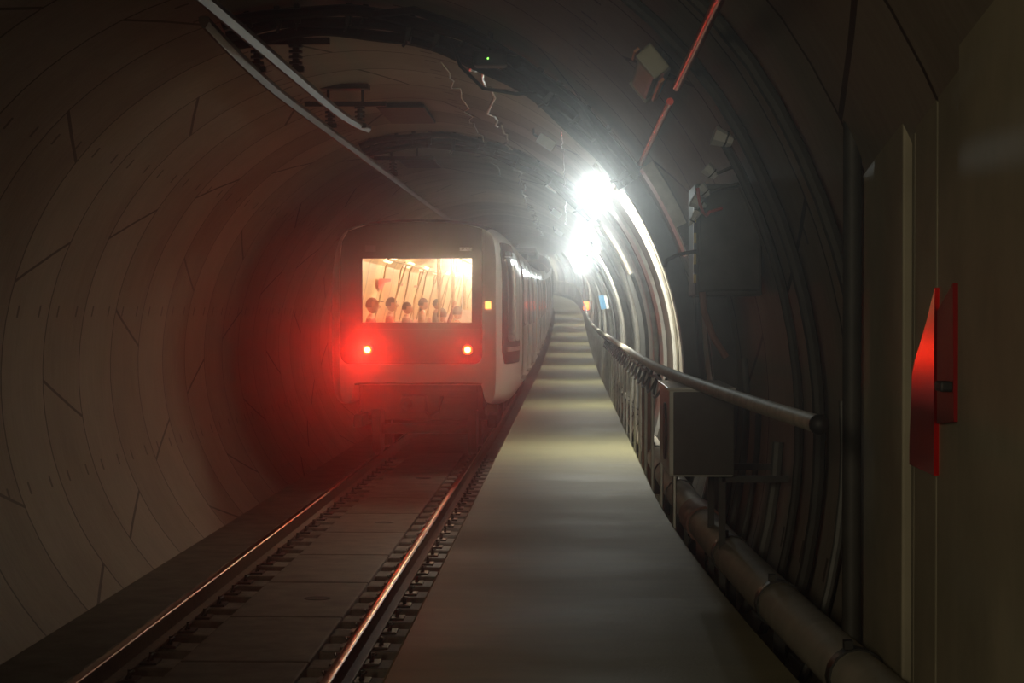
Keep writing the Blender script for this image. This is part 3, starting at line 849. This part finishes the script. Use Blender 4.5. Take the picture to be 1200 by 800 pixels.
# dark tall cab side door with rounded frame following the tapered cheek
def side_patch(y0_, y1_, z0_, z1_, off, name, mat, parent, r=.0, nz=14, ny=8):
    b = MB(); rows = []
    for i in range(ny+1):
        t = i/ny; yy = y0_+(y1_-y0_)*t
        e_ = 0
        if r:
            d = min(yy-y0_, y1_-yy)
            if d < r: e_ = r-math.sqrt(max(0, r*r-(r-d)**2))
        row = []
        for k in range(nz+1):
            z = (z0_+e_)+(z1_-z0_-2*e_)*k/nz
            row.append(TPt(yy, side_x(yy-TY0, z)+off, z))
        rows.append(row)
    n0 = 0; m = nz+1
    for r_ in rows: b.v += r_
    for r_ in rows: b.v += [p-Vector((off+.004, 0, 0)) for p in r_]
    N = len(rows)*m
    for i in range(ny):
        for k in range(nz):
            a = i*m+k; b.face((a, a+m, a+m+1, a+1)); b.face((N+a, N+a+1, N+a+m+1, N+a+m))
    for i in range(ny):
        b.face((i*m, N+i*m, N+(i+1)*m, (i+1)*m)); a = i*m+nz; b.face((a, a+m, N+a+m, N+a))
    for k in range(nz):
        b.face((k, k+1, N+k+1, N+k)); a = ny*m+k; b.face((a, N+a, N+a+1, a+1))
    return b.build(name, mat, parent, True, ang=30)
d0 = side_patch(29.75, 31.7, 1.42, 3.20, .014, 'cab_door_frame', M['mask'], train, r=.18, ny=16)
side_patch(30.0, 30.75, 1.75, 3.08, .022, 'door_glass', M['sideglass'], d0, r=.05, ny=10)
side_patch(30.85, 31.5, 1.75, 3.08, .022, 'door_glass', M['doorpaint'], d0, r=.05, ny=10)
side_patch(29.95, 31.55, 1.60, 1.66, .03, 'grab_rail', M['galv'], d0)
side_patch(29.95, 31.55, 2.98, 3.0, .028, 'door_rail', M['galv'], d0)
# side doors, windows and bright sills on the walkway side
nd = 0
for c, (a, bb) in enumerate(cars):
    first = 33.4 if c == 0 else a+1.6
    centers = [first+1.0+k*4.25 for k in range(4) if first+1.0+k*4.25 < bb-1]
    for k, yc in enumerate(centers):
        dr = side_patch(yc-.72, yc+.72, 1.14, 3.12, .018, 'door', M['doorpaint'], train, r=.08, nz=10, ny=6)
        for s in (-1, 1):
            side_patch(yc+s*.36-.24, yc+s*.36+.24, 1.95, 2.95, .026, 'door_glass', M['sideglass'], dr, r=.05, nz=8, ny=4)
        q = MB(); q.box(TPt(yc, side_x(yc-TY0, 1.12)+.03, 1.09), (.07, 1.3, .035)); q.build('door_sill', M['wire'], dr)
        if k < len(centers)-1 or c == 0:
            side_patch(yc+1.05, yc+3.15, 1.95, 2.95, .012, 'side_window', M['sideglass'], train, r=.1, nz=8, ny=6)
for c in range(5):
    ya, yb = cars[c][1], cars[c+1][0]
    b = MB(); rings = []
    for i in range(9):
        yy = ya-.02+(yb-ya+.04)*i/8; sc_ = .93 if i % 2 else .88
        rings.append([TPt(yy, x*sc_, 2.2+(z-2.2)*sc_) for x, z in full(bodyD)])
    b.loft(rings, caps=False); b.build('gangway_bellows', M['black'], train)
b = MB(); 
for c, (a, bb) in enumerate(cars[1:]):
    b.box(TPt((a+bb)/2+.8, 0, 3.58), (1.5, (bb-a)-4.5, .2), bev=.05)
b.build('roof_equipment', M['trainroof'], train)
# underframe, coupler, louvred skirt, bogies
for c, (a, bb) in enumerate(cars[:3]):
    b = MB(); b.box(TPt((a+bb)/2+.4, 0, .92), (1.8, bb-a-1.2, .40)); 
    b.build('underframe', M['under'], train)
    for yb_ in (a+2.6, bb-2.6):
        q = MB()
        for s in (-1, 1):
            q.box(TPt(yb_, s*1.02, .52), (.14, 2.3, .20), bev=.03); q.box(TPt(yb_, s*.98, .66), (.2, .5, .18), bev=.03)
        q.box(TPt(yb_, 0, .60), (1.9, .4, .22), bev=.03)
        bg = q.build('bogie', M['under'], train)
        for dy in (-.95, .95):
            w = MB()
            for s in (-1, 1):
                w.tube([TPt(yb_+dy, s*.70, .40), TPt(yb_+dy, s*.79, .40)], .385, 24); w.tube([TPt(yb_+dy, s*.665, .40), TPt(yb_+dy, s*.70, .40)], .405, 24)
            w.tube([TPt(yb_+dy, -.7, .40), TPt(yb_+dy, .7, .40)], .08, 10)
            w.build('wheelset', M['wheel'], bg, True)
q = MB(); 
for k in range(7): q.box(TPt(TY0+.12, .55, 1.11-.045*k), (.62, .04, .022))
q.box(TPt(TY0+.18, 0, .96), (1.72, .05, .36)); q.build('louvred_skirt', M['under'], train)
q = MB(); q.box(TPt(TY0-.02, -.05, .86), (.36, .34, .24), bev=.03); q.tube([TPt(TY0+.1, -.05, .86), TPt(TY0+1.2, -.05, .86)], .10, 12); q.tube([TPt(TY0-.19, -.15, .86), TPt(TY0-.30, -.15, .86)], [.09, .03], 12)
q.build('coupler', M['under'], train, True)
q = MB(); q.tube([TPt(TY0+.1, .35, .95), TPt(TY0-.05, .30, .75), TPt(TY0-.05, .18, .68), TPt(TY0-.12, .08, .80)], .025, 8); q.build('brake_hose', M['black'], train, True)

# saloon
ip = [(-1.22, 1.15), (-1.34, 1.3), (-1.36, 1.95), (-1.27, 2.3), (-1.19, 2.65), (-1.13, 3.0), (-1.04, 3.17), (-.78, 3.24), (0, 3.26)]
ip = ip + [(-x, z) for x, z in reversed(ip[:-1])]
def ipt(yy, x, z):
    f = mixf(yy-TY0); k = .83+.17*f
    return TPt(yy, x*k, z)
ys = [29.66, 29.9, 30.4, 31, 32] + frange(33, 139.4, 1.6)
b = MB(); m = len(ip); uvl = []
for yy in ys: b.v += [ipt(yy, x, z) for x, z in ip]
for i in range(len(ys)-1):
    for k in range(m-1):
        a = i*m+k
        b.face((a, a+1, a+m+1, a+m), ((ys[i], k/m), (ys[i], (k+1)/m), (ys[i+1], (k+1)/m), (ys[i+1], k/m)))
b.face(tuple((len(ys)-1)*m+k for k in range(m)), tuple((ys[-1]+.3, .5) for _ in range(m)))
b.build('saloon_lining', M['interior'], train, fixn=False)
b = MB(); b.loft([[ipt(yy, -1.24, 1.14), ipt(yy, 1.24, 1.14), ipt(yy, 1.24, 1.12), ipt(yy, -1.24, 1.12)] for yy in ys]); b.build('saloon_floor', M['intfloor'], train)
yy = 32.0; n = 0
while yy < 139 and n < 48:
    for s in (-1, 1):
        b = MB(); b.box(TPt(yy, s*.98, 3.10), (.16, 1.2, .035), Matrix.Rotation(s*R(32), 3, 'Y'), bev=.015)
        b.build('ceiling_light', M['intlight'], train)
    if n % 1 == 0:
        L = bpy.data.lights.new('saloon_light', 'POINT'); L.energy = 160 if yy < 90 else 60; L.color = (1.0, .80, .50); L.shadow_soft_size = .25
        lo = bpy.data.objects.new('saloon_light', L); C.objects.link(lo); lo.parent = train
        lo.location = TPt(yy, .25, 3.14)-Vector(train.location)
    yy += 4.25; n += 1
for yj in (36.9, 40.2, 42.4, 45.2, 47.2, 50.2, 53.4, 56, 59, 62.5, 66):
    q = MB(); q.tube([ipt(yj, x+.012, z) for x, z in ip[1:7]], .016, 6); q.build('wall_joint_strip', M['stripbrown'], train, True)
# luggage/handhold rails, stanchions, seats
for s in (-1, 1):
    b = MB(); b.tube([TPt(y_, s*.55, 2.98) for y_ in frange(31, 120, 2)], .018, 8); b.build('ceiling_grab_rail', M['pole'], train, True)
for k, y_ in enumerate(frange(34.5, 84, 4.25)):
    q = MB(); q.tube([TPt(y_, 0, 1.14), TPt(y_, 0, 2.1), TPt(y_-.35, 0, 2.7), TPt(y_-.38, 0, 3.24)], .018, 8); q.tube([TPt(y_, 0, 2.1), TPt(y_+.35, 0, 2.7), TPt(y_+.38, 0, 3.24)], .018, 8)
    q.tube([TPt(y_, -.55, 2.98), TPt(y_+.1, -.75, 2.4), TPt(y_+.1, -.80, 1.5)], .014, 8)
    q.build('stanchion', M['pole'], train, True)
def bench(side, ya, yb):
    q = MB(); x = side*1.05
    q.box(TPt((ya+yb)/2, x, 1.55), (.42, yb-ya, .07), bev=.02); q.box(TPt((ya+yb)/2, side*1.25, 1.78), (.05, yb-ya, .42), bev=.02); q.box(TPt((ya+yb)/2, side*1.15, 1.33), (.2, (yb-ya)*.9, .38))
    return q.build('bench_seat', M['seat'], train)
for side in (-1, 1):
    for ya in (31.2, 35.2, 39.4, 43.7, 47.9, 52.2, 56.4): bench(side, ya, ya+2.5)
q = MB(); q.box(TPt(40.0, .10, 2.06), (.36, .03, .32), bev=.005); q.tube([TPt(40.02, .10, 1.14), TPt(40.02, .10, 3.24)], .016, 8); q.build('white_partition', M['white'], train)
q = MB(); q.quad(TPt(35.6, -1.15, 2.66), TPt(37.9, -1.12, 2.74), TPt(37.9, -1.11, 2.79), TPt(35.6, -1.12, 2.76)); q.quad(TPt(35.7, -1.15, 2.62), TPt(36.5, -1.16, 2.55), TPt(36.9, -1.13, 2.71), TPt(35.7, -1.12, 2.71)); q.build('red_arrow_sticker', M['redmark'], train)
for y_ in (40.6, 44.6): MB().box(TPt(y_, -1.15, 2.72), (.01, .9, .05), Matrix.Rotation(R(14), 3, 'Y')).build('route_strip', M['redmark'] if 0 else M['seat'], train)

# ------------------------------------------------------------------ passengers
def skin_mesh(verts, edges, radii, root=0, sub=1):
    me = bpy.data.meshes.new('t'); me.from_pydata(verts, edges, [])
    o = bpy.data.objects.new('t', me); C.objects.link(o)
    md = o.modifiers.new('s', 'SKIN'); md.use_smooth_shade = True
    for i, r in enumerate(radii):
        rr = r if isinstance(r, tuple) else (r, r)
        me.skin_vertices[0].data[i].radius = rr
        me.skin_vertices[0].data[i].use_root = (i == root)
    sb = o.modifiers.new('b', 'SUBSURF'); sb.levels = sub; sb.render_levels = sub
    dg = bpy.context.evaluated_depsgraph_get(); dg.update()
    out = bpy.data.meshes.new_from_object(o.evaluated_get(dg))
    bpy.data.objects.remove(o); bpy.data.meshes.remove(me)
    return out
def seated_person(loc, face, shirt, trousers, hair, label, cap=False, raised=False, hs=1.0):
    """loc: hip point on the seat; face: yaw in degrees, 0 looks along +X"""
    V = [(0, 0, .06), (0, 0, .20), (.01, 0, .38), (0, 0, .50), (.01, 0, .575), (.015, 0, .64)]   # pelvis .. neck (local: x forward)
    Rr = [(.14, .17), (.12, .155), (.12, .17), (.10, .16), (.055, .06), (.052, .055)]
    E = [(0, 1), (1, 2), (2, 3), (3, 4), (4, 5)]
    def add(p, r, par):
        V.append(p); Rr.append(r); E.append((par, len(V)-1)); return len(V)-1
    hands = []
    for s in (-1, 1):
        h = add((.05, s*.10, .05), .095, 0); k = add((.43, s*.13, .07), .065, h); a = add((.42, s*.13, -.34), .045, k); add((.55, s*.14, -.38), .035, a)
        sh = add((0, s*.19, .50), .058, 3)
        if raised and s == 1:
            el = add((.16, s*.26, .62), .043, sh); w = add((.22, s*.22, .86), .03, el); hd = add((.23, s*.21, .93), .036, w); up = (0, 0, 1)
        else:
            el = add((.03, s*.24, .24), .045, sh); w = add((.26, s*.14, .16), .03, el); hd = add((.33, s*.11, .155), .036, w); up = (1, 0, -.25)
        hands.append((V[w], V[hd], s, up))
        for f in range(4):
            u = Vector(up).normalized(); o_ = Vector((0, (f-1.5)*.018, 0)); b_ = Vector(V[hd])+o_
            q1 = add(tuple(b_+u*.045), .0095, hd); add(tuple(b_+u*(.075-.006*abs(f-1))+Vector((0, 0, -.015))), .008, q1)
        q1 = add(tuple(Vector(V[hd])+Vector((.0, -s*.035, .0))), .010, hd); add(tuple(Vector(V[hd])+Vector((.02, -s*.05, .0))+Vector(up).normalized()*.03), .009, q1)
    me = skin_mesh(V, E, Rr, 0, 1)
    bm = bmesh.new(); bm.from_mesh(me)
    # head: sculpted ball with nose, chin and ears, merged in the same mesh
    hb = bmesh.new(); bmesh.ops.create_uvsphere(hb, u_segments=20, v_segments=14, radius=1)
    for v in hb.verts:
        x, y_, z = v.co
        X = x*.098; Y = y_*.078; Z = z*.118
        if z < 0: X *= 1+.06*z; Y *= 1+.28*z
        if x > .3 and z < -.5: X += .012
        if x > .85 and abs(y_) < .3 and -.35 < z < .15: X += .028*(1-abs(y_)/.3)
        if x > .8 and .12 < z < .35: X -= .006
        if abs(y_) > .93 and abs(z) < .3: Y *= 1.13
        v.co = Vector((X+.03, Y, Z+.755))*1.0
    hm = bpy.data.meshes.new('h'); hb.to_mesh(hm); hb.free(); nb = len(bm.faces)
    bm.from_mesh(hm); bpy.data.meshes.remove(hm)
    rz_ = Matrix.Rotation(R(face), 4, 'Z')
    for f in bm.faces:
        c = f.calc_center_median(); f.smooth = True
        hand = any((c-Vector(h[1])).length < .095 and (c-Vector(h[0])).length > .03 for h in hands)
        f.material_index = 0 if (c.z > .56 and abs(c.y) < .15 and c.x < .16 and not (raised and c.z > .60 and c.y > .13)) or hand else (2 if c.z < .13 and c.x > .12 or c.z < .04 else 1)
    for v in bm.verts: v.co = rz_ @ (v.co*hs)
    out = bpy.data.meshes.new('person'); bm.to_mesh(out); bm.free(); bpy.data.meshes.remove(me)
    for mt in (M['skin'], shirt, trousers): out.materials.append(mt)
    o = bpy.data.objects.new('person', out); C.objects.link(o); o.location = loc
    tag(o, label, 'person')
    b = MB(); Mz = Matrix.Rotation(R(face), 3, 'Z')
    for zi in range(1): pass
    hbm = bmesh.new(); bmesh.ops.create_uvsphere(hbm, u_segments=18, v_segments=12, radius=1)
    hbm.verts.ensure_lookup_table()
    dele = [v for v in hbm.verts if (v.co.z < (.30 if cap else .25) and v.co.x > .25) or v.co.z < -.45]
    bmesh.ops.delete(hbm, geom=dele, context='VERTS')
    idx = {}
    for v in hbm.verts:
        idx[v] = len(b.v); x, y_, z = v.co
        b.v.append(Vector(loc)+(Mz @ (Vector((x*.107+.024, y_*.088, z*.128+.762))*hs)))
    for f in hbm.faces: b.face(tuple(idx[v] for v in f.verts))
    hbm.free()
    if cap: b.box(Vector(loc)+Mz @ Vector((.145, 0, .825)), (.11, .14, .012), Mz @ Matrix.Rotation(R(6), 3, 'Y'), bev=.004)
    b.build('cap' if cap else 'hair', M['haircap'] if cap else hair, o, True, fixn=False)
    return o
S = {k: surf(k+'_cloth', c, .85, var=.12) for k, c in dict(maroon=(.22, .06, .05), brown=(.20, .10, .06), grey=(.20, .18, .17), dark=(.04, .035, .04), navy=(.05, .05, .09), tan=(.40, .26, .16), red=(.42, .08, .05)).items()}
def seat_loc(y_, x): return TPt(y_, x, 1.585)
seated_person(TPt(32.0, -.915, 1.52), 0, S['maroon'], S['dark'], M['hairdark'], 'passenger in a cap facing right, lower left corner of the lit rear window', cap=True)
seated_person(TPt(35.9, -.955, 1.55), 0, S['red'], S['dark'], M['hairdark'], 'passenger in red sitting just right of the one with the cap', hs=1.0)
seated_person(TPt(39.9, -1.0, 1.53), 0, S['brown'], S['navy'], M['hairdark'], 'third seated passenger from the left in the rear window, brown top', hs=.95)
seated_person(TPt(44.3, -1.0, 1.55), 10, S['tan'], S['dark'], M['hairdark'], 'fourth seated passenger from the left in the rear window, tan top', hs=1.04)
seated_person(TPt(48.6, -.98, 1.57), 0, S['grey'], S['navy'], M['hairdark'], 'fifth seated passenger from the left in the rear window, grey top')
seated_person(TPt(36.4, -.08, 1.36), 75, S['dark'], S['navy'], M['hairdark'], 'dark-haired passenger seen from behind near the middle of the rear window')
seated_person(TPt(38.0, .10, 1.40), 60, S['maroon'], S['dark'], M['hairdark'], 'passenger in maroon with one arm raised beside the white partition', raised=True)
q = MB(); 
for y_, x in ((36.4, -.08), (38.0, .10)): q.box(TPt(y_, x, 1.30), (.42, .42, .12), bev=.03); q.box(TPt(y_, x, 1.18), (.1, .1, .12))
q.build('stool_seat', M['seat'], train)

# ------------------------------------------------------------------ tail lamp lights and an added fill
def spot(name, loc, direction, energy, color, size, blend, radius, parent=None):
    L = bpy.data.lights.new(name, 'SPOT'); L.energy = energy; L.color = color; L.spot_size = R(size); L.spot_blend = blend; L.shadow_soft_size = radius
    o = bpy.data.objects.new(name, L); C.objects.link(o); o.location = loc
    o.rotation_euler = Vector(direction).to_track_quat('-Z', 'Y').to_euler()
    return o
for x, en, wide in ((-.725, 330, 12), (.725, 80, 12)):
    for e_, sz in ((en, 13), (wide, 165 if x < 0 else 120)):
        o = spot('tail_lamp_beam', TPt(TY0-.12, x, 1.635), ((-1.2-TCX-x)/29.6, -1, .018) if sz < 60 else ((0, -1, 0) if x < 0 else (.28, -1, .05)), e_, (1.0, .02, .012), sz, 1.0, .045)
        w = o.location.copy(); o.parent = train; o.location = w-train.location
# unseen fill added behind the viewer to lift the dark near right wall
L = bpy.data.lights.new('near_right_fill', 'SPOT'); L.energy = 420; L.color = (1.0, .86, .58); L.shadow_soft_size = .7; L.spot_size = R(58); L.spot_blend = .8
lo = bpy.data.objects.new('near_right_fill', L); C.objects.link(lo); lo.location = (-2.2, -3.0, 3.3); lo.rotation_euler = Vector((3.5, 8.5, -.9)).to_track_quat('-Z', 'Y').to_euler()

# ------------------------------------------------------------------ air of the tunnel, camera, view
w = bpy.data.worlds.new('World'); bpy.context.scene.world = w; w.use_nodes = True
nt = w.node_tree; nt.nodes['Background'].inputs[0].default_value = (.02, .018, .015, 1); nt.nodes['Background'].inputs[1].default_value = .0
vs = nt.nodes.new('ShaderNodeVolumeScatter'); vs.inputs['Density'].default_value = .0055; vs.inputs['Anisotropy'].default_value = .96
vs.inputs['Color'].default_value = (1, 1, 1, 1)
nt.links.new(vs.outputs[0], nt.nodes['World Output'].inputs['Volume'])
cam = bpy.data.cameras.new('camera'); cam.lens = 72; cam.sensor_width = 36; cam.clip_end = 600; cam.clip_start = .1
co = bpy.data.objects.new('camera', cam); C.objects.link(co); bpy.context.scene.camera = co
co.location = (0, 0, EYE)
co.rotation_euler = (R(90)-math.atan(36/2400), 0, math.atan(68/2400))
sc = bpy.context.scene
sc.view_settings.view_transform = 'Standard'; sc.view_settings.look = 'None'; sc.view_settings.gamma = 1; sc.view_settings.exposure = 0
sc.view_settings.use_curve_mapping = False
sc.cycles.use_denoising = True; sc.cycles.max_bounces = 6; sc.cycles.diffuse_bounces = 3; sc.cycles.glossy_bounces = 3; sc.cycles.transparent_max_bounces = 8; sc.cycles.volume_bounces = 0
sc.cycles.sample_clamp_indirect = 4; sc.cycles.use_light_tree = True
